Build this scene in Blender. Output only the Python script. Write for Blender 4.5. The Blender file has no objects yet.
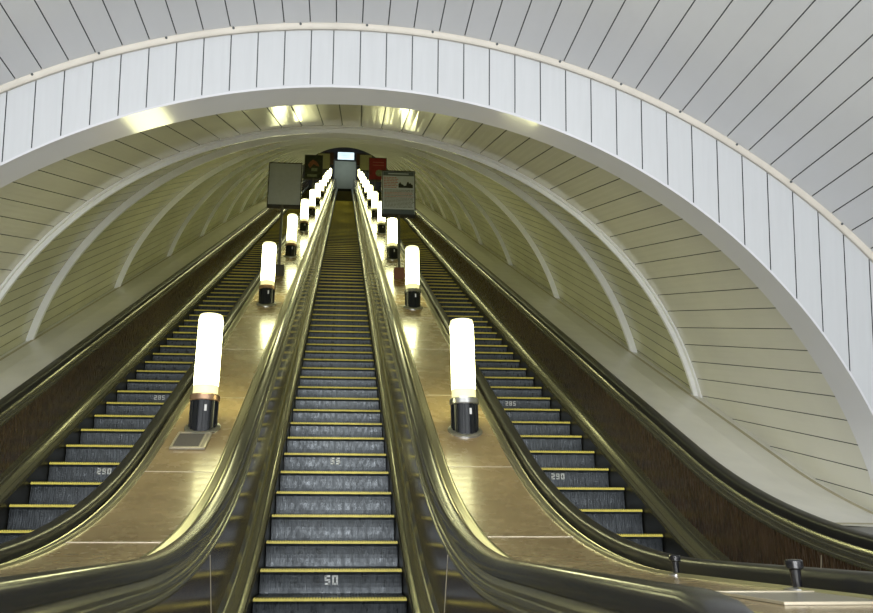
import bpy, math, random
from math import sin, cos, tan, pi, radians, sqrt, atan2
from mathutils import Vector, Matrix

random.seed(7)
scene = bpy.context.scene
COL = scene.collection
T30 = tan(pi/6); C30 = cos(pi/6)
EZ = 0.83                     # eye height above the lower landing
PLUMB = 3.35875                  # eye height above the line of the step noses
R0 = 6.1                       # radius of the lower bend
YB = 2.746                     # where the lower bend starts
LB = R0*pi/6
Y1, Z1 = YB+R0*0.5, R0*(1-C30) # end of the bend
YT = 48.7                      # where the upper bend starts
LI = (YT-Y1)/C30
ZT = Z1+(YT-Y1)*T30
R1 = 6.0
LT = R1*pi/6
ZTOP = ZT+R1*(1-C30)
SP = 2.125                     # spacing of the escalators
OFF = -(EZ-PLUMB)              # nose line: z = y*T30 - OFF

# ---------------------------------------------------------------- materials
def new_mat(name):
    m = bpy.data.materials.new(name); m.use_nodes = True
    nt = m.node_tree
    return m, nt, nt.nodes['Principled BSDF']

def mat(name, col, rough=0.5, metal=0.0, var=0.0, scale=8.0, stretch=(1,1,1), bump=0.0, bscale=60.0, bstretch=None,
        emit=None, estr=0.0, spec=0.5, rvar=0.0, coat=0.0, col2=None):
    m, nt, b = new_mat(name)
    b.inputs['Roughness'].default_value = rough
    b.inputs['Metallic'].default_value = metal
    b.inputs['Specular IOR Level'].default_value = spec
    b.inputs['Coat Weight'].default_value = coat
    b.inputs['Coat Roughness'].default_value = 0.12
    c = (*col, 1)
    b.inputs['Base Color'].default_value = c
    tc = nt.nodes.new('ShaderNodeTexCoord')
    def noise(sc, st):
        mp = nt.nodes.new('ShaderNodeMapping'); mp.inputs['Scale'].default_value = st
        nt.links.new(tc.outputs['Object'], mp.inputs['Vector'])
        n = nt.nodes.new('ShaderNodeTexNoise'); n.inputs['Scale'].default_value = sc
        n.inputs['Detail'].default_value = 4
        nt.links.new(mp.outputs['Vector'], n.inputs['Vector'])
        return n
    if var or col2:
        n = noise(scale, stretch)
        r = nt.nodes.new('ShaderNodeValToRGB')
        r.color_ramp.elements[0].position = 0.3; r.color_ramp.elements[1].position = 0.7
        if col2:
            r.color_ramp.elements[0].color = (*col2, 1); r.color_ramp.elements[1].color = c
        else:
            r.color_ramp.elements[0].color = (*[v*(1-var) for v in col], 1)
            r.color_ramp.elements[1].color = (*[min(1, v*(1+var)) for v in col], 1)
        nt.links.new(n.outputs['Fac'], r.inputs['Fac'])
        nt.links.new(r.outputs['Color'], b.inputs['Base Color'])
    if rvar:
        n = noise(scale*2.3, stretch)
        mr = nt.nodes.new('ShaderNodeMapRange')
        mr.inputs['From Min'].default_value = .3; mr.inputs['From Max'].default_value = .7
        mr.inputs['To Min'].default_value = max(0.02, rough-rvar); mr.inputs['To Max'].default_value = rough+rvar
        nt.links.new(n.outputs['Fac'], mr.inputs['Value']); nt.links.new(mr.outputs['Result'], b.inputs['Roughness'])
    if bump:
        n = noise(bscale, bstretch or stretch)
        bp = nt.nodes.new('ShaderNodeBump'); bp.inputs['Strength'].default_value = bump
        bp.inputs['Distance'].default_value = 0.01
        nt.links.new(n.outputs['Fac'], bp.inputs['Height']); nt.links.new(bp.outputs['Normal'], b.inputs['Normal'])
    if emit:
        b.inputs['Emission Color'].default_value = (*emit, 1); b.inputs['Emission Strength'].default_value = estr
    return m

M = {}
M['hall_panel'] = mat('hall_panel', (.68,.69,.70), .42, var=.03, scale=1.5, bump=.04, bscale=6)
M['fascia_panel'] = mat('fascia_panel', (.56,.575,.585), .14, var=.02, scale=3, stretch=(12,1,1), bump=.03, bscale=8, bstretch=(14,1,1))
M['mouth_panel'] = mat('mouth_panel', (.74,.73,.68), .13, var=.03, scale=2, bump=.03, bscale=3)
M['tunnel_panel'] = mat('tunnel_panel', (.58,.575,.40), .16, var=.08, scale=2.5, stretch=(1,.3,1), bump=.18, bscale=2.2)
M['groove'] = mat('groove', (.10,.11,.11), .8)
M['cream_trim'] = mat('cream_trim', (.62,.58,.50), .45, var=.06, scale=5)
M['white_trim'] = mat('white_trim', (.88,.89,.90), .3, var=.02, scale=4)
M['soffit'] = mat('soffit', (.64,.64,.66), .10, var=.02, scale=3)
M['ledge'] = mat('ledge', (.74,.73,.68), .3, var=.05, scale=4)
M['ledge_joint'] = mat('ledge_joint', (.42,.38,.26), .5)
M['floor'] = mat('floor', (.20,.19,.18), .65, var=.2, scale=3)
M['dark_wall'] = mat('dark_wall', (.10,.10,.12), .6, var=.2, scale=2)
M['side_deck'] = mat('side_deck', (.22,.22,.21), .45, var=.1, scale=6)
M['riser'] = mat('riser', (.052,.060,.066), .33, .5, var=.3, scale=6, stretch=(3,1,1.2), bump=.25, bscale=14, bstretch=(6,1,.6), rvar=.12)
M['yellow'] = mat('yellow', (.90,.76,.13), .45, var=.12, scale=30)
M['number'] = mat('number', (.82,.84,.82), .6)
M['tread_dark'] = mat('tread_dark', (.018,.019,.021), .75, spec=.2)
M['outer_wood'] = mat('outer_wood', (.058,.036,.023), .26, var=.5, scale=9, stretch=(1,5,.5), rvar=.05)
M['dim_yellow'] = mat('dim_yellow', (.22,.19,.06), .6)  # darker copy of the step-edge yellow, dimness of the far steps painted in
M['skirt'] = mat('skirt', (.025,.025,.022), .35, .3)
M['trim_metal'] = mat('trim_metal', (.25,.245,.20), .24, .8)
M['gold_trim'] = mat('gold_trim', (.37,.35,.25), .30, .75)
M['wood_panel'] = mat('wood_panel', (.060,.038,.024), .16, var=.4, scale=10, stretch=(1,5,.5), rvar=.05, coat=.2)
M['rubber'] = mat('rubber', (.03,.03,.028), .26, spec=.55, coat=.12)
M['rubber_matte'] = mat('rubber_matte', (.018,.018,.019), .34, spec=.4)
M['deck'] = mat('deck', (.35,.255,.13), .26, var=.13, scale=4, rvar=.05, coat=.3)
M['deck_strip'] = mat('deck_strip', (.62,.56,.42), .3, .4)
M['lamp_glow'] = mat('lamp_glow', (.9,.88,.7), .3, emit=(.95,.94,.47), estr=17.0)
M['lamp_top'] = mat('lamp_top', (.9,.86,.62), .4, emit=(.95,.90,.45), estr=1.6)
M['lamp_foot'] = mat('lamp_foot', (.8,.76,.5), .35, emit=(.95,.88,.40), estr=.9)
M['socket'] = mat('socket', (.35,.36,.34), .4, .5)
M['lamp_body'] = mat('lamp_body', (.010,.012,.015), .22)
M['steel'] = mat('steel', (.55,.55,.53), .28, .9)
M['copper'] = mat('copper', (.50,.32,.20), .35, .8)
M['sticker'] = mat('sticker', (.85,.85,.82), .6)
M['board_grey'] = mat('board_grey', (.44,.47,.53), .55, var=.05, scale=14)
M['board_edge'] = mat('board_edge', (.07,.07,.075), .4, .3)
M['board_tan'] = mat('board_tan', (.38,.37,.22), .55, var=.06, scale=8)
M['paper'] = mat('paper', (.60,.65,.74), .5, var=.04, scale=10)
M['slate_print'] = mat('slate_print', (.11,.14,.18), .5)
M['dark_print'] = mat('dark_print', (.02,.02,.025), .5)
M['text_grey'] = mat('text_grey', (.19,.20,.21), .5)
M['text_red'] = mat('text_red', (.50,.16,.12), .5)
M['poster_red'] = mat('poster_red', (.27,.018,.03), .45, var=.3, scale=5)
M['poster_dark'] = mat('poster_dark', (.03,.035,.025), .4, var=.5, scale=9)
M['poster_maroon'] = mat('poster_maroon', (.07,.03,.03), .5, var=.3, scale=6)
M['print_brown'] = mat('print_brown', (.24,.09,.05), .5, var=.4, scale=20)
M['print_green'] = mat('print_green', (.20,.23,.16), .5, var=.4, scale=20)
M['pole'] = mat('pole', (.16,.16,.14), .35, .6)
M['box_dark'] = mat('box_dark', (.05,.045,.04), .5)
M['box_red'] = mat('box_red', (.16,.06,.035), .5)
M['plate_paper'] = mat('plate_paper', (.38,.34,.24), .6)
M['plate_print'] = mat('plate_print', (.10,.09,.07), .7)
M['partition'] = mat('partition', (.42,.47,.44), .5, var=.05, scale=2)
M['sign_lit'] = mat('sign_lit', (.7,.85,.9), .5, emit=(.72,.92,1.0), estr=1.1)
M['side_plate'] = mat('side_plate', (.40,.37,.30), .3, .4)
M['knob'] = mat('knob', (.015,.015,.017), .2, coat=.4)

# ---------------------------------------------------------------- helpers
class MB:
    def __init__(s): s.v = []; s.f = []; s.mi = []
    def add(s, vs, fs, mi=0):
        o = len(s.v); s.v += [tuple(p) for p in vs]; s.f += [tuple(o+i for i in f) for f in fs]; s.mi += [mi]*len(fs)
    def box(s, c, d, mi=0, mtx=None):
        x,y,z = (q/2 for q in d); vs = [Vector((sx*x,sy*y,sz*z)) for sz in (-1,1) for sy in (-1,1) for sx in (-1,1)]
        if mtx: vs = [mtx@v for v in vs]
        c = Vector(c)
        s.add([v+c for v in vs], [(0,2,3,1),(4,5,7,6),(0,1,5,4),(2,6,7,3),(0,4,6,2),(1,3,7,5)], mi)
    def lathe(s, prof, n=28, c=(0,0,0), mi=0, mtx=None, capb=True, capt=True):
        vs = []
        for r,z in prof:
            for k in range(n):
                p = Vector((r*cos(2*pi*k/n), r*sin(2*pi*k/n), z))
                if mtx: p = mtx@p
                vs.append(p+Vector(c))
        fs = [(i*n+k, i*n+(k+1)%n, (i+1)*n+(k+1)%n, (i+1)*n+k) for i in range(len(prof)-1) for k in range(n)]
        if capb: fs.append(tuple(range(n-1,-1,-1)))
        if capt: fs.append(tuple((len(prof)-1)*n+k for k in range(n)))
        s.add(vs, fs, mi)
    def prism(s, poly, y0, y1, mi=0):
        """poly in (x,z), extruded from y0 to y1"""
        n = len(poly)
        s.add([(x,y0,z) for x,z in poly]+[(x,y1,z) for x,z in poly],
              [(k,(k+1)%n,n+(k+1)%n,n+k) for k in range(n)]+[tuple(range(n-1,-1,-1)), tuple(range(n,2*n))], mi)
    def build(s, name, mats, parent=None, smooth=False, loc=None):
        me = bpy.data.meshes.new(name); me.from_pydata(s.v, [], s.f)
        for m in (mats if isinstance(mats,(list,tuple)) else [mats]): me.materials.append(m)
        me.polygons.foreach_set('material_index', s.mi)
        me.validate(); me.update()
        import bmesh
        bm = bmesh.new(); bm.from_mesh(me); bmesh.ops.recalc_face_normals(bm, faces=bm.faces); bm.to_mesh(me); bm.free()
        if smooth:
            me.polygons.foreach_set('use_smooth', [True]*len(me.polygons))
            me.set_sharp_from_angle(angle=radians(35))
        o = bpy.data.objects.new(name, me); COL.objects.link(o)
        if parent:
            o.parent = parent
            if loc is None: o.matrix_parent_inverse = Matrix.Translation(-parent.location)
        if loc is not None: o.location = loc
        return o

def empty(name, loc, label, cat, group=None):
    o = bpy.data.objects.new(name, None); COL.objects.link(o); o.location = loc
    o.empty_display_size = .2
    return tag(o, label, cat, group)
def tag(o, label, cat, group=None):
    o['label'] = label; o['category'] = cat
    if group: o['group'] = group
    return o
def structure(o, label, cat):
    o['kind'] = 'structure'; o['label'] = label; o['category'] = cat
    return o

def base(t):
    """point and normal of the nose line at path length t (y, z, ny, nz)"""
    if t < 0: return YB+t, 0.0, 0.0, 1.0
    if t < LB:
        a = t/R0; return YB+R0*sin(a), R0*(1-cos(a)), -sin(a), cos(a)
    t -= LB
    if t < LI: return Y1+t*C30, Z1+t*.5, -.5, C30
    t -= LI
    if t < LT:
        a = pi/6-t/R1; return YT+R1*(.5-sin(a)), ZT+R1*(cos(a)-C30), -sin(a), cos(a)
    return YT+R1*.5+(t-LT), ZTOP, 0.0, 1.0
def t_of_y(y, n=0.0):
    lo, hi = -4.0, LB+LI+LT+5
    for _ in range(50):
        mid = (lo+hi)/2; b = base(mid)
        if b[0]+b[2]*n < y: lo = mid
        else: hi = mid
    return (lo+hi)/2
def ts(t0, t1):
    c = {t0, t1}
    for k in range(25): c.add(LB*k/24)
    for k in range(11): c.add(LB+LI+LT*k/10)
    c.add(LB+LI*.1); c.add(LB+LI*.5)
    return sorted(q for q in c if t0 <= q <= t1)
def frames(t0, t1): return [base(t) for t in ts(t0, t1)]
def sweep(mb, prof, frs, x0=0.0, sg=1, closed=False, mi=0, caps=True):
    n = len(prof); vs = []
    for y,z,ny,nz in frs:
        vs += [(x0+sg*x, y+ny*h, z+nz*h) for x,h in prof]
    m = n if closed else n-1
    fs = [(i*n+k, i*n+(k+1)%n, (i+1)*n+(k+1)%n, (i+1)*n+k) for i in range(len(frs)-1) for k in range(m)]
    if closed and caps: fs += [tuple(range(n)), tuple(range((len(frs)-1)*n, len(frs)*n))]
    mb.add(vs, fs, mi)

T_A = 1.35-YB                     # the balustrades begin here
T_Z = LB+LI+LT+2.0

# ---------------------------------------------------------------- steps
PITCH = .34711/C30
NT = 52
def step_meshes():
    # local: nose at the origin, going back along +y, 1 m wide
    st = MB()
    prof = [(-.004,0),(.0,-.010)]                      # nose lip
    for k in range(1,9):                               # slightly hollow riser
        q = k/8; prof.append((.010+.012*sin(pi*q*.9), -.012-.225*q))
    n = len(prof)
    W = .497
    # ribbed riser: fine vertical cleats
    cols = []
    cw = 2*W/(NT*2)
    for i in range(NT*2):
        x0 = -W+i*cw; d = .0035 if i % 2 else 0.0
        cols += [(x0, d), (x0+cw, d)]
    vs = []
    for x,d in cols: vs += [(x, y+d, z) for y,z in prof]
    fs = [(i*n+k, i*n+k+1, (i+1)*n+k+1, (i+1)*n+k) for i in range(len(cols)-1) for k in range(n-1)]
    st.add(vs, fs, 0)
    # side cheeks and the tread with its cleats
    for sx in (-1,1):
        st.add([(sx*W,y,z) for y,z in prof]+[(sx*W,.40,-.02),(sx*W,.40,-.24)], [tuple(range(n))+(n+1,n)], 0)
    st.add([(-W,-.004,-.008),(W,-.004,-.008),(W,.40,-.008),(-W,.40,-.008)], [(0,1,2,3)], 0)
    tw = 2*W/NT
    for i in range(NT):
        x = -W+(i+.5)*tw
        st.box((x,.216,-.004),(tw*.5,.36,.009),0)
    ye = MB()
    ye.box((0,.001,-.0125),(2*W,.012,.015),0)
    for i in range(NT):
        x = -W+(i+.5)*tw
        ye.box((x,.016,-.0025),(tw*.55,.040,.007),0)
    return st, ye

SEG = {'0':'abcdef','2':'abged','5':'afgcd','8':'abcdefg','9':'abcfgd','1':'bc','3':'abgcd','4':'fgbc','6':'afgedc','7':'abc'}
def number_mesh(text, h):
    """stencilled digits as slightly raised paint on the riser"""
    mb = MB(); w = h*.62; s = h*.21; adv = h*.83
    tot = adv*len(text)-(adv-w); x = -tot/2
    for ch in text:
        g = SEG[ch]
        hz = {'a':h-s/2,'g':h/2,'d':s/2}
        for c,z in hz.items():
            if c in g: mb.box((x+w/2,0,z),(w*(.62 if ch in '08' and c!='g' else .9),.003,s))
        for c,(px,z) in {'f':(s/2,.75*h),'b':(w-s/2,.75*h),'e':(s/2,.25*h),'c':(w-s/2,.25*h)}.items():
            if c in g: mb.box((x+px,0,z),(s,.003,h*.46))
        x += adv
    return mb

STEP, EDGE = step_meshes()
step_o = edge_o = None
NUM = {}
def build_steps(root, X0, ynose, numbers):
    global step_o, edge_o
    tn = t_of_y(ynose)
    k0 = math.ceil((-.25-tn)/PITCH); k1 = int((T_Z-1.5-tn)/PITCH)
    rest = MB(); cnt = 0
    for k in range(k0, k1):
        y,z,ny,nz = base(tn+k*PITCH)
        if cnt < 100:
            if step_o is None:
                step_o = STEP.build('step', M['riser'], None); edge_o = EDGE.build('step_edge', M['yellow'], None)
                s, e = step_o, edge_o
            else:
                s = step_o.copy(); COL.objects.link(s); e = edge_o.copy(); COL.objects.link(e)
            s.parent = root; s.matrix_parent_inverse = Matrix(); s.location = (0, y-root.location.y, z)
            e.parent = s; e.location = (0,0,0)
            e['label'] = 'yellow toothed front edge'
            if k in numbers:
                t = numbers[k]
                if t not in NUM: NUM[t] = number_mesh(t, .064 if len(t)==2 else .056)
                o = NUM[t].build('painted_number', M['number'], s, loc=(0,.0075,-.106))
                o['label'] = 'white painted number '+t
            cnt += 1
        else:
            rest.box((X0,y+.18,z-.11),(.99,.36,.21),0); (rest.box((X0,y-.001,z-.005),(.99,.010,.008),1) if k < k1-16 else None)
    o = rest.build('distant_steps', [M['tread_dark'], M['dim_yellow']], root); o['kind'] = 'stuff'  # far steps get darker colours than the near ones, to look dimmer
    # dark well under the steps
    w = MB(); sweep(w, [(-.56,-.26),(.56,-.26)], frames(T_A+.9, T_Z), X0)
    w.build('step_well', M['skirt'], root)

# ---------------------------------------------------------------- balustrades
HR = []
for k in range(17):
    a = pi*k/16; HR.append((.690+.046*math.copysign(abs(cos(a))**.6, cos(a)), .690+.046*abs(sin(a))**.6))
HR = HR+[(.645,.672),(.652,.664),(.728,.664),(.735,.672)]
def newel_frames(n_c=.360):
    """the handrail turns down round its lower end; frames valid for the handrail profile only"""
    out = []
    for k in range(13, 0, -1):
        a = radians(180)*k/13
        # centre (T_A+YB, n_c); the frame origin shifted so that n=.69 lies on radius .33
        ny, nz = -sin(a), cos(a)
        out.append((YB+T_A+ny*(-n_c), n_c+nz*(-n_c), ny, nz))
    return out
def balustrade(root, X0, sg, outer, seams):
    m = MB(); sweep(m, [(.506,-.25),(.506,.070),(.500,.075)], frames(T_A, T_Z), X0, sg); m.build('skirt', M['skirt'], root)
    m = MB(); sweep(m, [(.502,.060),(.510,.078),(.530,.082),(.545,.092),(.552,.090),(.575,.110),(.590,.128),(.597,.142),(.606,.146),(.614,.165),(.622,.190),(.634,.19)],
                    frames(T_A, T_Z), X0, sg); m.build('skirt_molding', M['trim_metal'], root, smooth=True)
    m = MB(); sweep(m, [(.622,.185),(.642,.575)], frames(T_A, T_Z), X0, sg)
    p = m.build('balustrade_panel', M['wood_panel' if outer == 'deck' else 'outer_wood'], root)
    for t in seams:
        y,z,ny,nz = base(t)
        q = MB(); s0 = .19; s1 = .572
        vs = []
        for d in (-.003,.003):
            for n,x in ((s0,.619),(s1,.639)):
                yy = y+ny*(n-.38)+d; zz = z+nz*n
                vs.append((X0+sg*x, yy, zz)); vs.append((X0+sg*(x+.004), yy, zz))
        q.add(vs, [(0,2,6,4),(0,4,5,1),(2,3,7,6),(1,5,7,3),(0,1,3,2),(4,6,7,5)])
        o = q.build('panel_joint', M['deck_strip'], p)
    m = MB(); sweep(m, [(.648,.560),(.634,.566),(.626,.580),(.628,.592),(.634,.596),(.631,.612),(.634,.626),(.641,.630),(.640,.644),(.648,.652),(.652,.668)],
                    frames(T_A, T_Z), X0, sg); m.build('inner_trim', M['trim_metal'], root, smooth=True)
    m = MB(); fr = newel_frames()+frames(T_A, T_Z)
    sweep(m, HR, fr, X0, sg, closed=True)
    m.build('handrail', M['rubber' if X0 == 0 else 'rubber_matte'], root, smooth=True)
    # rounded lower end of the balustrade body
    m = MB(); pts = [(YB+T_A+.02, 0.0)]+[(YB+T_A-.30*sin(pi*k/12), .36-.30*cos(pi*k/12)) for k in range(13)]
    n = len(pts)
    for xa, xb in ((.655,.725),):
        m.add([(X0+sg*xa,y,z) for y,z in pts]+[(X0+sg*xb,y,z) for y,z in pts],
              [tuple(range(n)), tuple(range(n,2*n))]+[(k,(k+1)%n,n+(k+1)%n,n+k) for k in range(n)])
    m.build('newel', M['trim_metal'], root)
    m = MB()
    if outer == 'deck':
        pr = [(.726,.655),(.740,.662),(.752,.676),(.757,.672),(.764,.672),(.769,.681),(.806,.690),(.812,.684),(.817,.684),(.822,.692),(.828,.680)]
        sweep(m, pr, frames(T_A, T_Z), X0, sg); m.build('outer_trim', M['gold_trim'], root, smooth=True)
    else:
        pr = [(.726,.650),(.742,.655),(.748,.668),(.795,.668),(.800,.655)]
        sweep(m, pr, frames(T_A, T_Z), X0, sg); m.build('outer_trim', M['side_deck'], root, smooth=True)

E_SPEC = [
 ('middle', 0.0, 8.49633, {-9:'50', -4:'55'}, 'middle escalator with open steps, numbers 50 and 55 painted on its risers'),
 ('right', SP, 6.85516, {0:'290', 5:'285'}, 'right-hand escalator beside the right vault wall, risers numbered 285 and 290'),
 ('left', -SP, 7.58178, {-2:'290', 3:'285'}, 'left-hand escalator beside the left vault wall, partly hidden by its handrail'),
]
t_seam = [t_of_y(4.05,.38)+1.75*k for k in range(0,28)]
for nm, X0, yn, nums, lab in E_SPEC:
    root = empty('escalator', (X0, YB, 0), lab, 'escalator', 'escalators side by side in the tunnel')
    build_steps(root, X0, yn, nums)
    for sg in (-1, 1):
        outside = (nm == 'right' and sg == 1) or (nm == 'left' and sg == -1)
        balustrade(root, X0, sg, 'ledge' if outside else 'deck', t_seam[:8])

# ---------------------------------------------------------------- decks between the escalators
ND = .680
def on_deck(y, n=ND):
    t = t_of_y(y, n); b = base(t)
    return Vector((0, b[0]+b[2]*n, b[1]+b[3]*n)), atan2(-b[2], b[3]), t
for sx, side, yoff in ((1,'right',(3.94,5.25)), (-1,'left',(3.80,5.13))):
    X = sx*SP/2
    root = empty('balustrade_deck', (X, 1.3, 0), 'long tan deck carrying the lamp row between the middle and %s escalators' % side, 'deck', 'decks between the escalators')
    tA = t_of_y(yoff[0], ND); tB = t_of_y(yoff[1], ND)
    cuts = [T_A-.45, tA, tB]
    while cuts[-1]+1.59 < T_Z: cuts.append(cuts[-1]+1.59)
    cuts.append(T_Z)
    hw = SP/2-.824
    for a, b in zip(cuts[:-1], cuts[1:]):
        m = MB(); g = .0028
        sweep(m, [(-hw,ND-.02),(-hw,ND),(hw,ND),(hw,ND-.02)], frames(a+g, b-g), X, 1, closed=True)
        d = m.build('deck_panel', M['deck'], root)
        if b < T_Z-.1:
            m = MB(); sweep(m, [(-hw,ND-.018),(-hw,ND+.003),(hw,ND+.003),(hw,ND-.018)], [base(b-g), base(b+g)], X, 1, closed=True)
            m.build('joint_strip', M['deck_strip'], d)
    m = MB(); m.add([(X-.24,.9,0),(X+.24,.9,0),(X+.24,.9,ND-.01),(X-.24,.9,ND-.01)], [(0,1,2,3)]); m.build('deck_end', M['side_deck'], root)

# ---------------------------------------------------------------- tube lamps
def make_lamp(side):
    root = empty('tube_lamp', (0,0,0), 'x', 'lamp', 'tube lamps on the %s deck' % side)
    m = MB()
    # skirt ring that follows the slope of the deck
    rot = Matrix.Rotation(radians(30), 4, 'X')
    m.lathe([(.142,-.012),(.142,.012),(.130,.022),(.115,.026)], 32, mtx=rot)
    m.build('base_flange', M['steel'], root, smooth=True, loc=(0,0,0))
    m = MB(); pr = []
    m.lathe([(.109,-.06),(.109,.225)], 32)
    for k in range(16):
        a = 2*pi*k/16; m.box((.108*cos(a), .108*sin(a), .09), (.012,.020,.27), 0, Matrix.Rotation(a,4,'Z').to_3x3().to_4x4())
    body = m.build('lamp_column', M['lamp_body'], root, loc=(0,0,0))
    m = MB(); m.box((.032,-.115,.15),(.018,.006,.05)); o = m.build('label_plate', M['sticker'], body, loc=(0,0,0)); o['label'] = 'small white plate'
    m = MB(); m.lathe([(.113,.215),(.121,.222),(.121,.262),(.113,.270),(.095,.272)], 32)
    m.build('collar', M['copper' if side == 'left' else 'steel'], root, smooth=True, loc=(0,0,0))
    m = MB(); m.lathe([(.100,.270),(.100,.345)], 32, capb=False, capt=False, mi=2)
    m.lathe([(.100,.345),(.100,.905)], 32, capb=False, capt=False, mi=0)
    m.lathe([(.100,.905),(.099,.930),(.093,.945),(.07,.950)], 32, capb=False, mi=1)
    m.build('glass_tube', [M['lamp_glow'], M['lamp_top'], M['lamp_foot']], root, smooth=True, loc=(0,0,0))
    return root
def copy_tree(o, parent=None):
    c = o.copy(); COL.objects.link(c); c.parent = parent
    if parent: c.matrix_parent_inverse = o.matrix_parent_inverse.copy()
    for ch in list(o.children): copy_tree(ch, c)
    return c
ORD = ['nearest the bottom', 'second up from the bottom', 'third up from the bottom', 'fourth up from the bottom', 'fifth up from the bottom', 'sixth up from the bottom',
       'seventh up from the bottom', 'fifth down from the top', 'fourth down from the top', 'third down from the top', 'second down from the top', 'topmost']
for sx, side in ((-1,'left'), (1,'right')):
    proto = make_lamp(side)
    for k in range(11):
        o = proto if k == 0 else copy_tree(proto)
        y = 5.84+4.07*k
        p, ang, t = on_deck(y)
        o.location = (sx*SP/2, p.y, p.z)
        o['label'] = 'tube lamp %s of the row on the %s deck' % (ORD[k] if k < 6 else ORD[k+1], side)

# the small plate in front of the nearest left lamp
p, ang, t = on_deck(5.61)
root = empty('deck_plate', (-1.095, p.y, p.z), 'thin framed plate with fine print on the left deck before the nearest lamp', 'plate')
rot = Matrix.Rotation(radians(29.6), 4, 'X')
m = MB(); m.box((0,0,.008),(.262,.31,.010)); b = m.build('backing', M['plate_paper'], root, loc=(0,0,0))
m = MB()
for dx, dy, w, d in ((0,.148,.262,.014),(0,-.148,.262,.014),(.124,0,.014,.31),(-.124,0,.014,.31),(.088,0,.008,.28)): m.box((dx,dy,.015),(w,d,.008))
m.build('frame', M['deck_strip'], root, loc=(0,0,0))
m = MB()
for i in range(16): m.box((-.02,.12-i*.0155,.0145),(.19,.006,.003))
m.build('fine_print', M['plate_print'], root, loc=(0,0,0))
root.rotation_euler = (radians(29.4),0,0)

# ---------------------------------------------------------------- notice boards on poles
def board(sx, y, face, w, h, zc, label, printing=None, foot='box_dark', dx=0.0, dpole=0.0, yaw=0.0):
    X = sx*SP/2
    p, ang, t = on_deck(y)
    root = empty('notice_board', (X, p.y, p.z), label, 'notice board', 'boards on poles along the decks')
    bz = zc-p.z
    m = MB(); m.box((dpole,0,(bz-h/2)/2-.02),(.045,.045,bz-h/2+.06)); m.build('pole', M['pole'], root, loc=(0,0,0))
    m = MB(); m.box((dpole,0,.05),(.19,.20,.22)); m.build('foot_box', M[foot], root, loc=(0,0,0))
    m = MB(); m.box((dx,.055,bz),(w,.09,h))
    c = m.build('casing', M['board_edge'], root, loc=(0,0,0))
    m = MB(); m.box((dx,.006,bz+.012),(w-.036,.012,h-.060)); f = m.build('face', M[face], root, loc=(0,0,0))
    m = MB()
    for zz in (h/2-.008, -h/2+.008): m.box((dx,.0,bz+zz),(w,.022,.016))
    for xx in (-w/2+.008, w/2-.008): m.box((dx+xx,.0,bz),(.016,.022,h))
    m.build('frame', M['board_edge'], root, loc=(0,0,0))
    if printing: printing(root, dx, bz, w, h)
    return root
def print_notice(root, dx, bz, w, h):
    y = -.002
    m = MB(); m.box((dx,y,bz+h*.43),(w-.05,.004,h*.09)); m.build('printed_band', M['slate_print'], root, loc=(0,0,0)); m = MB(); m.box((dx,y,bz-h*.41),(w-.05,.004,h*.10)); m.build('printed_band', M['slate_print'], root, loc=(0,0,0))
    m = MB(); m.box((dx,y-.003,bz+h*.43),(w*.62,.003,.022)); m.build('header_line', M['paper'], root, loc=(0,0,0))
    r = random.Random(4); a = MB(); b = MB()
    for i in range(7):
        x = dx-w*.44; zz = bz+h*.345-i*.034
        while x < dx-w*.06:
            l = r.uniform(.03,.07); a.box((x+l/2,y,zz),(l,.003,.013)); x += l+.012
    for i in range(14):
        x = dx-w*.42; zz = bz+h*.065-i*.027
        while x < dx+w*.40:
            l = r.uniform(.02,.06); (a if i in (2,3,5) else b).box((x+l/2,y,zz),(l,.003,.010)); x += l+.010
    n0 = len(a.f); a.add(b.v, b.f, 1); a.build('printed_text', [M['text_red'], M['text_grey']], root, loc=(0,0,0))
    m = MB()
    x0 = dx+w*.0; zb = bz+h*.12
    pts = [(0,0),(0,.07),(.03,.12),(.05,.08),(.09,.06),(.11,.04),(.145,.05),(.16,.11),(.185,.13),(.20,.09),(.225,.10),(.25,.07),(.27,.06),(.27,0)]
    n = len(pts)
    m.add([(x0+px,y-.003,zb+pz) for px,pz in pts]+[(x0+px,y+.002,zb+pz) for px,pz in pts],
          [tuple(range(n)),tuple(range(n,2*n))]+[(k,(k+1)%n,n+(k+1)%n,n+k) for k in range(n)])
    m.build('picture', M['dark_print'], root, loc=(0,0,0))
def print_red(root, dx, bz, w, h):
    y = -.002; m = MB()
    for i, zz in enumerate((.30,.17)): m.box((dx+.02,y,bz+h*zz),(w*.62,.003,.02))
    m.build('pale_print', M['text_red'], root, loc=(0,0,0))
    m = MB(); m.lathe([(.0001,-.002),(.13,-.002),(.13,.002),(.0001,.002)], 14, (dx+.05,y,bz-h*.17), 0, Matrix.Rotation(pi/2,4,'X')); m.build('dark_picture', M['print_green'], root, loc=(0,0,0))
def print_figure(root, dx, bz, w, h):
    y = -.002
    pts = [(-.12,-.05),(-.2,.08),(-.12,.2),(-.03,.28),(.08,.22),(.16,.12),(.2,.02),(.1,.04),(0,.12)]
    m = MB(); n = len(pts)
    m.add([(dx+a,y-.003,bz+c) for a,c in pts]+[(dx+a,y+.002,bz+c) for a,c in pts],
          [tuple(range(n)),tuple(range(n,2*n))]+[(k,(k+1)%n,n+(k+1)%n,n+k) for k in range(n)])
    m.build('brown_picture', M['print_brown'], root, loc=(0,0,0))
    m = MB(); m.box((dx+.03,y,bz-.1),(.2,.003,.12)); m.box((dx-.04,y,bz-.33),(.34,.003,.10)); m.build('green_picture', M['print_green'], root, loc=(0,0,0))

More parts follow.
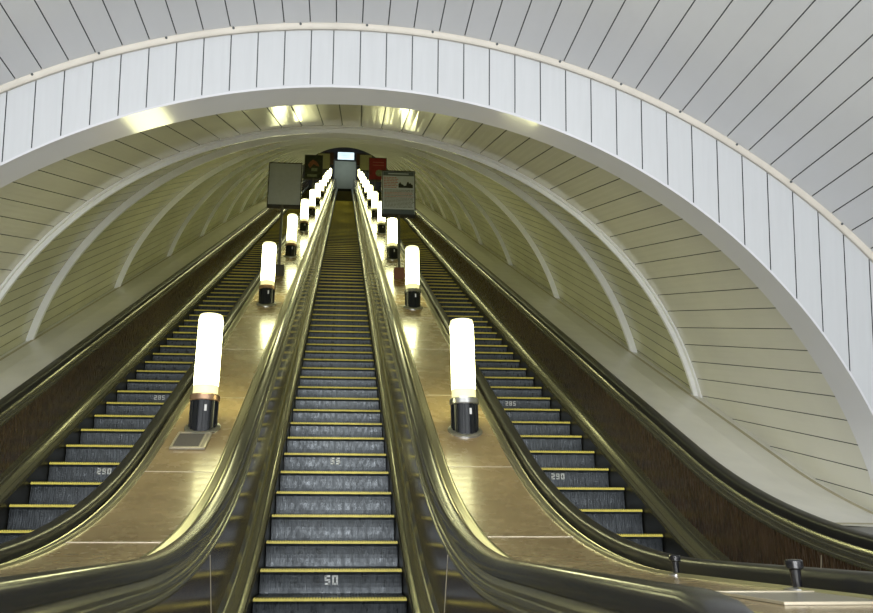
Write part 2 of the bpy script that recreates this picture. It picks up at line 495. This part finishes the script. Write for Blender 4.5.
DZ = -.32
board(-1, 12.05, 'board_grey', .62, .90, 7.005-DZ*0, 'plain grey back of a board on a pole, nearest board on the left deck', None, 'box_dark', -.02, -.05)
board(1, 12.05, 'paper', .63, .93, 6.90-DZ*0, 'pale notice board with red and dark print on a pole, nearest on the right deck', print_notice, 'box_red', -.025, -.02)
def board_far(sx, y, px_face, label, pr, w=.63, h=.92, dx=0.0):
    p, _, _ = on_deck(y)
    board(sx, y, px_face, w, h, p.z+1.84, label, pr, 'box_dark', dx)
board_far(-1, 22.1, 'poster_dark', 'dark poster board with a brown figure, second board up the left deck', print_figure)
board_far(1, 22.1, 'poster_red', 'red poster board on a pole, second board up the right deck', print_red, .62, .88, .09)
board_far(-1, 32.2, 'board_tan', 'tan poster board behind the dark poster on the left deck', None)
board_far(1, 32.2, 'board_tan', 'tan poster board half hidden behind the red poster on the right deck', None)
board_far(-1, 42.4, 'poster_maroon', 'farthest maroon poster board at the top of the left deck', None)
board_far(1, 42.4, 'poster_maroon', 'farthest dark poster board at the top of the right deck', None)

# ---------------------------------------------------------------- black posts on the right deck, hatch plate
for i, (x, y, lab) in enumerate(((1.31,2.037,'larger black capped post beside the right escalator handrail, nearer the frame edge'),
                                 (1.31,2.778,'small black capped post on the right deck, farther from the camera'))):
    b, ang, t = on_deck(y); s = .70 if i == 0 else .62
    root = empty('capped_post', (x, b.y, b.z), lab, 'post', 'black capped posts on the right deck')
    m = MB(); m.lathe([(.048*s,.0),(.048*s,.006),(.02*s,.010)], 20); m.build('base_plate', M['steel'], root, loc=(0,0,0))
    m = MB(); m.lathe([(.017*s,.008),(.019*s,.05*s),(.022*s,.085*s)], 18); m.build('stem', M['knob'], root, smooth=True, loc=(0,0,0))
    m = MB(); m.lathe([(.024*s,.080*s),(.033*s,.086*s),(.034*s,.112*s),(.028*s,.118*s)], 18); m.build('cap', M['knob'], root, smooth=True, loc=(0,0,0))
b, ang, t = on_deck(1.80)
root = empty('hatch_plate', (1.17,b.y,b.z), 'flat rectangular hatch plate with a pale rim at the near end of the right deck', 'plate')
m = MB(); m.box((0,0,.002),(.27,.30,.004)); m.build('plate', M['side_plate'], root, loc=(0,0,0))
m = MB()
for dx, dy, w, d in ((0,.155,.29,.010),(0,-.155,.29,.010),(.140,0,.010,.30),(-.140,0,.010,.30)): m.box((dx,dy,.004),(w,d,.006))
m.build('rim', M['deck_strip'], root, loc=(0,0,0))

# ---------------------------------------------------------------- the vaults
def arc_profile(R, a0, a1, grooves, gw=.007, gd=.010):
    """list of (angle, radius offset, groove segment follows) across a vault with sunk grooves"""
    g = gw/R/2; out = [(a0,0,0)]
    for c in sorted(grooves):
        if a0+2*g < c < a1-2*g: out += [(c-g,0,1),(c-g*.8,gd,1),(c+g*.8,gd,1),(c+g,0,0)]
    out.append((a1,0,0))
    res = []
    for q, nx in zip(out[:-1], out[1:]):
        res.append(q)
        if not q[2]: res += [(q[0]+(nx[0]-q[0])*k/3, 0, 0) for k in (1,2)]
    res.append(out[-1])
    return res
def degs(*parts):
    return [radians(v) for p in parts for v in p]
def loft(prof, fa, fb, segs=1):
    m = MB(); rows = []
    for s in range(segs+1):
        q = s/segs
        rows.append([Vector(fa(a,d))*(1-q)+Vector(fb(a,d))*q for a,d,_ in prof])
    n = len(prof)
    for r0, r1 in zip(rows[:-1], rows[1:]):
        for i in range(n-1):
            m.add([r0[i],r0[i+1],r1[i+1],r1[i]], [(0,1,2,3)], 1 if prof[i][2] else 0)
    return m
TL = radians(12); SN, CS = sin(TL), cos(TL)
def arch(Y, b0, poly):
    x0 = .04
    def f(a, d=0.0):
        q = max(-1.2, min(1.3, a))
        r = ((((poly[0]*q+poly[1])*q+poly[2])*q+poly[3])*q+poly[4])+d
        b = b0+r*cos(a)
        return (x0+r*sin(a), Y-SN*b, EZ+CS*b)
    def at_x(x):
        lo, hi = radians(-92), radians(92)
        for _ in range(40):
            mid = (lo+hi)/2
            if f(mid)[0] < x: lo = mid
            else: hi = mid
        return (f(lo)[2]-EZ)/CS
    f.at_x = at_x
    return f
a_in = arch(4.65, -1.0432, (0,-.1496,.1041,.0485,3.7898))
a_out = arch(4.45, -1.0452, (0,-.100,.100,.022,3.783))
a_crm = arch(4.45, -1.4706, (0,-.03,.10,.035,4.610))
UA = Vector((0, C30, .5)); UN = Vector((0, -.5, C30)); UO = Vector((0, 0, EZ-PLUMB))
RT, NC, XC = 3.905, -.80, .012
def tun(u, R=RT):
    def f(a, d=0.0):
        return tuple(UO+UA*u+UN*(NC+(R+d)*cos(a))+Vector((XC+(R+d)*sin(a),0,0)))
    return f
U1 = 8.35
# hall vault in front
prof = arc_profile(4.6, radians(-96), radians(96), degs([-5.07-2.082*k for k in range(40)], [-5.07+2.0337*k for k in range(1,12)], [19.334+2.05*k for k in range(38)]))
def hallb(a, d):
    p = a_crm(a, d); return (p[0], -7.0, p[2])
m = loft(prof, a_crm, hallb, 1)
structure(m.build('ceiling', [M['hall_panel'], M['groove']]), 'pale grey panelled hall vault in front of the tunnel mouth', 'ceiling')
# fascia: flat panel between the two curves, with vertical grooves
m = MB(); g = .0035
xs = sorted([-.363-.1675*k for k in range(26)]+[-.197,-.056]+[.114+.1657*k for k in range(28)])
OUTX, CRMX = {}, {}
def b_on(c, x):
    if abs(x-.04) > 3.72 and c is a_out: return -1.6
    return c.at_x(x)
def pf(x, b, d=0.0): return (x, 4.45-SN*b+d*CS, EZ+CS*b+d*SN)
for xa, xb in zip(xs[:-1], xs[1:]):
    lo = xa+g; hi = xb-g; nsub = 4
    for j in range(nsub):
        p0 = lo+(hi-lo)*j/nsub; p1 = lo+(hi-lo)*(j+1)/nsub
        if max(abs(p0),abs(p1)) > 4.5: continue
        m.add([pf(p0,b_on(a_out,p0)),pf(p1,b_on(a_out,p1)),pf(p1,b_on(a_crm,p1)),pf(p0,b_on(a_crm,p0))], [(0,1,2,3)], 0)
    if abs(xb) < 4.5:
        p0, p1 = xb-g, xb+g; lift = .022
        m.add([pf(p0,b_on(a_out,p0)+lift,.008),pf(p1,b_on(a_out,p1)+lift,.008),pf(p1,b_on(a_crm,p1),.008),pf(p0,b_on(a_crm,p0),.008)], [(0,1,2,3)], 1)
        m.add([pf(p0,b_on(a_out,p0)),pf(p1,b_on(a_out,p1)),pf(p1,b_on(a_out,p1)+lift),pf(p0,b_on(a_out,p0)+lift)], [(0,1,2,3)], 0)
structure(m.build('wall_front', [M['fascia_panel'], M['groove']]), 'white arched fascia with vertical grooves above the tunnel mouth', 'wall')
def ring(f, sec, a0, a1, n=96, mi=0):
    """sec: list of (radial offset, shift vector)"""
    m = MB(); vs = []; k = len(sec)
    for i in range(n+1):
        a = a0+(a1-a0)*i/n
        for d, sh in sec: vs.append(Vector(f(a,d))+Vector(sh))
    fs = [(i*k+j, i*k+(j+1)%k, (i+1)*k+(j+1)%k, (i+1)*k+j) for i in range(n) for j in range(k)]
    m.add(vs, fs, mi); return m
NF = Vector((0, -CS, -SN))      # out of the fascia, towards the hall
m = ring(a_crm, [(-.026,NF*0),(-.028,NF*.022),(-.016,NF*.032),(.0,NF*.034),(.016,NF*.034),(.016,NF*0)], radians(-94), radians(94))
mould = structure(m.build('trim_1', M['cream_trim'], smooth=True), 'cream moulding between the hall vault and the white fascia', 'trim')
for k in range(-7, 9):
    a = radians(5.2*k+1.4); p = Vector(a_crm(a, 0))+NF*.034
    m = MB(); m.lathe([(.008,-.004),(.008,.003),(.005,.006)], 10, p, 0, NF.to_track_quat('Z','Y').to_matrix().to_4x4())
    m.build('bolt', M['groove'], mould)
# soffit of the tunnel mouth
m = MB(); n = 120; vs = []
for i in range(n+1):
    a = radians(-94)+radians(188)*i/n
    vs += [Vector(a_out(a,.012))+NF*.0, Vector(a_out(a,.010))+NF*.012, Vector(a_out(a,-.004))+NF*.012, Vector(a_in(a,0)), Vector(a_in(a,.03))]
m.add(vs, [(i*5+j,i*5+j+1,(i+1)*5+j+1,(i+1)*5+j) for i in range(n) for j in range(4)])
structure(m.build('trim_2', M['soffit'], smooth=True), 'smooth grey soffit band around the tunnel mouth', 'trim')
# short vault behind the mouth
prof = arc_profile(3.8, radians(-86), radians(86), degs([-22.984-2.57*k for k in range(24)], [-22.984+2.5035*k for k in range(1,6)], [-7.963,-5.606,-3.049,-.8,1.412,3.832,6.244,8.828,11.192], [11.192+2.4853*k for k in range(1,12)], [41.016+2.62*k for k in range(18)]))
m = loft(prof, lambda a,d: a_in(a,d), lambda a,d: tun(U1, RT)(1.101*a+.0134,d), 1)
structure(m.build('wall_mouth', [M['mouth_panel'], M['groove']]), 'pale grooved vault panels between the mouth and the first rib', 'wall')
# inclined tunnel
prof = arc_profile(RT, radians(-100), radians(100), [radians(.7+2.42*k) for k in range(-41,42)], gw=.009)
m = loft(prof, tun(U1), tun(63.0), 6)
structure(m.build('wall_tunnel', [M['tunnel_panel'], M['groove']]), 'inclined tunnel vault of glossy grooved panels', 'wall')
us = [U1, 9.95]+[13.2+3.45*k for k in range(12)]
for i, u in enumerate(us):
    f = tun(u); A = UA
    if i == 0:
        sec = [(.03,A*-.07),(-.015,A*-.07),(-.017,A*-.02),(-.055,A*-.02),(-.058,A*.02),(.03,A*.02)]
    elif i == 1:
        sec = [(.03,A*-.034),(-.070,A*-.034),(-.075,A*-.024),(-.075,A*.024),(-.070,A*.034),(.03,A*.034)]
    else:
        sec = [(.03,A*-.028),(-.072,A*-.028),(-.075,A*-.018),(-.040,A*-.010),(-.040,A*.010),(-.075,A*.018),(-.072,A*.028),(.03,A*.028)]
    m = ring(f, sec, radians(-71.5), radians(71.5), 80)
    structure(m.build('trim_%d' % (i+3), M['white_trim']), 'white rib across the tunnel vault', 'trim')
# sloping white ledges along the outer balustrades
for sg, side in ((-1,'left'), (1,'right')):
    m = MB(); t0 = t_of_y(4.25, .67)
    sweep(m, [(.800,.640),(.800,.672),(1.15,.655),(1.43,.612),(1.445,.618),(1.455,.606),(2.6,.50)], frames(t0, T_Z), sg*SP, sg)
    structure(m.build('baseboard_'+side, M['ledge']), 'white ledge between the %s escalator and the vault wall' % side, 'ledge')
    m = MB(); sweep(m, [(1.405,.6165),(1.412,.6200),(1.440,.6170),(1.446,.612)], frames(t0, T_Z), sg*SP, sg)
    structure(m.build('trim_%d' % (40+(sg>0)), M['ledge_joint']), 'ochre joint line along the foot of the %s vault wall' % side, 'trim')
    m = MB(); sweep(m, [(.800,.60),(.800,.660),(2.9,.655)], frames(T_A-.2, t0), sg*SP, sg)
    structure(m.build('trim_%d' % (42+(sg>0)), M['side_deck']), 'grey flat deck beside the foot of the %s escalator' % side, 'trim')
    m = MB(); sweep(m, [(.82,.655),(.82,.682),(2.9,.668),(2.9,.64)], [base(t0-.03), base(t0+.01)], sg*SP, sg)
    structure(m.build('trim_%d' % (44+(sg>0)), M['ledge_joint']), 'brown end strip of the %s white ledge' % side, 'trim')

# lower hall
m = MB(); m.add([(-9,-7.5,0),(9,-7.5,0),(9,YB+.2,0),(-9,YB+.2,0)], [(0,1,2,3)])
structure(m.build('floor', M['floor']), 'dark landing floor in front of the escalators', 'floor')
m = MB(); m.add([(-9,-7,0),(9,-7,0),(9,-7,6),(-9,-7,6)], [(0,1,2,3)])
structure(m.build('wall_back', M['hall_panel']), 'pale wall at the back of the lower hall', 'wall')
# upper landing
m = MB(); m.add([(-5,YT+2.6,ZTOP-.02),(5,YT+2.6,ZTOP-.02),(5,56,ZTOP-.02),(-5,56,ZTOP-.02)], [(0,1,2,3)])
structure(m.build('floor_upper', M['floor']), 'upper landing floor', 'floor')
m = MB(); m.add([(-6,55.3,20),(6,55.3,20),(6,55.3,36),(-6,55.3,36)], [(0,1,2,3)])
structure(m.build('wall_end', M['dark_wall']), 'dark end wall at the head of the tunnel', 'wall')
root = empty('partition', (0,54.4,ZTOP), 'pale grey partition at the head of the middle escalator below the lit sign', 'partition')
m = MB(); H = 31.067-ZTOP; m.box((.015,0,H/2),(1.80,.08,H)); m.build('panel', M['partition'], root, loc=(0,0,0))
m = MB(); m.box((.015,-.03,H+.06),(2.0,.10,.14)); m.box((-.95,-.02,H/2),(.10,.10,H)); m.box((.98,-.02,H/2),(.10,.10,H)); m.build('frame', M['dark_wall'], root, loc=(0,0,0))
root = empty('lit_sign', (.055,54.2,31.121), 'small lit white sign hanging above the partition at the tunnel head', 'sign')
m = MB(); m.box((0,.06,.35),(1.52,.10,.82)); m.build('casing', M['board_edge'], root, loc=(0,0,0))
m = MB(); m.box((0,0,.35),(1.38,.03,.68)); m.build('light_panel', M['sign_lit'], root, loc=(0,0,0))
m = MB()
for i in range(3): m.box((-.1+.05*i,-.017,.52-.15*i),(.9-.15*i,.004,.035))
m.build('faint_print', M['paper'], root, loc=(0,0,0))

# ---------------------------------------------------------------- light
def area(name, loc, rot, sx, sy, power, col):
    l = bpy.data.lights.new(name, 'AREA'); l.shape = 'RECTANGLE'; l.size = sx; l.size_y = sy; l.energy = power; l.color = col
    o = bpy.data.objects.new(name, l); COL.objects.link(o); o.location = loc; o.rotation_euler = rot
    return o
area('hall_light', (0,-3.6,1.0), (radians(95),0,0), 7.0, 1.4, 470, (.96,.98,1.0))
area('hall_uplight', (0,-2.6,.4), (radians(168),0,0), 6.0, .8, 120, (.97,.985,1.0))
for i, (x, wd) in enumerate(((3.0, 2.0), (-2.35, .5))):
    area('hall_tube', (x,-1.3,3.0 if i == 0 else 3.1), (radians(60),0,0), wd, .05, 12*wd/2, (.9,1.0,1.0))
area('upper_landing_light', (0,52,31.0), (radians(60),0,0), 2.0, .3, 25, (.9,1.0,.95))

w = bpy.data.worlds.new('world'); scene.world = w; w.use_nodes = True
w.node_tree.nodes['Background'].inputs['Color'].default_value = (.5,.52,.55,1)
w.node_tree.nodes['Background'].inputs['Strength'].default_value = .03

# ---------------------------------------------------------------- camera
F_PX, PPX, PIT, YAW, ROL = 713.44, 387.057, .30766, .0655, .00218
cam = bpy.data.cameras.new('camera'); co = bpy.data.objects.new('camera', cam); COL.objects.link(co)
Fw = Vector((sin(YAW)*cos(PIT), cos(YAW)*cos(PIT), sin(PIT))); Rt = Vector((cos(YAW), -sin(YAW), 0)); Up = Rt.cross(Fw)
R_ = Rt*cos(ROL)+Up*sin(ROL); U_ = Up*cos(ROL)-Rt*sin(ROL)
mx = Matrix((R_, U_, -Fw)).transposed().to_4x4(); mx.translation = Vector((.03644, 0, EZ))
co.matrix_world = mx
cam.sensor_fit = 'HORIZONTAL'; cam.sensor_width = 36.0; cam.lens = F_PX/873*36.0
cam.shift_x = (436.5-PPX)/873
cam.clip_start = .05; cam.clip_end = 300
scene.camera = co
scene.view_settings.view_transform = 'Standard'
scene.view_settings.look = 'None'
scene.view_settings.gamma = 1
scene.view_settings.exposure = 0
scene.view_settings.use_curve_mapping = False
scene.cycles.max_bounces = 10
scene.cycles.use_denoising = True
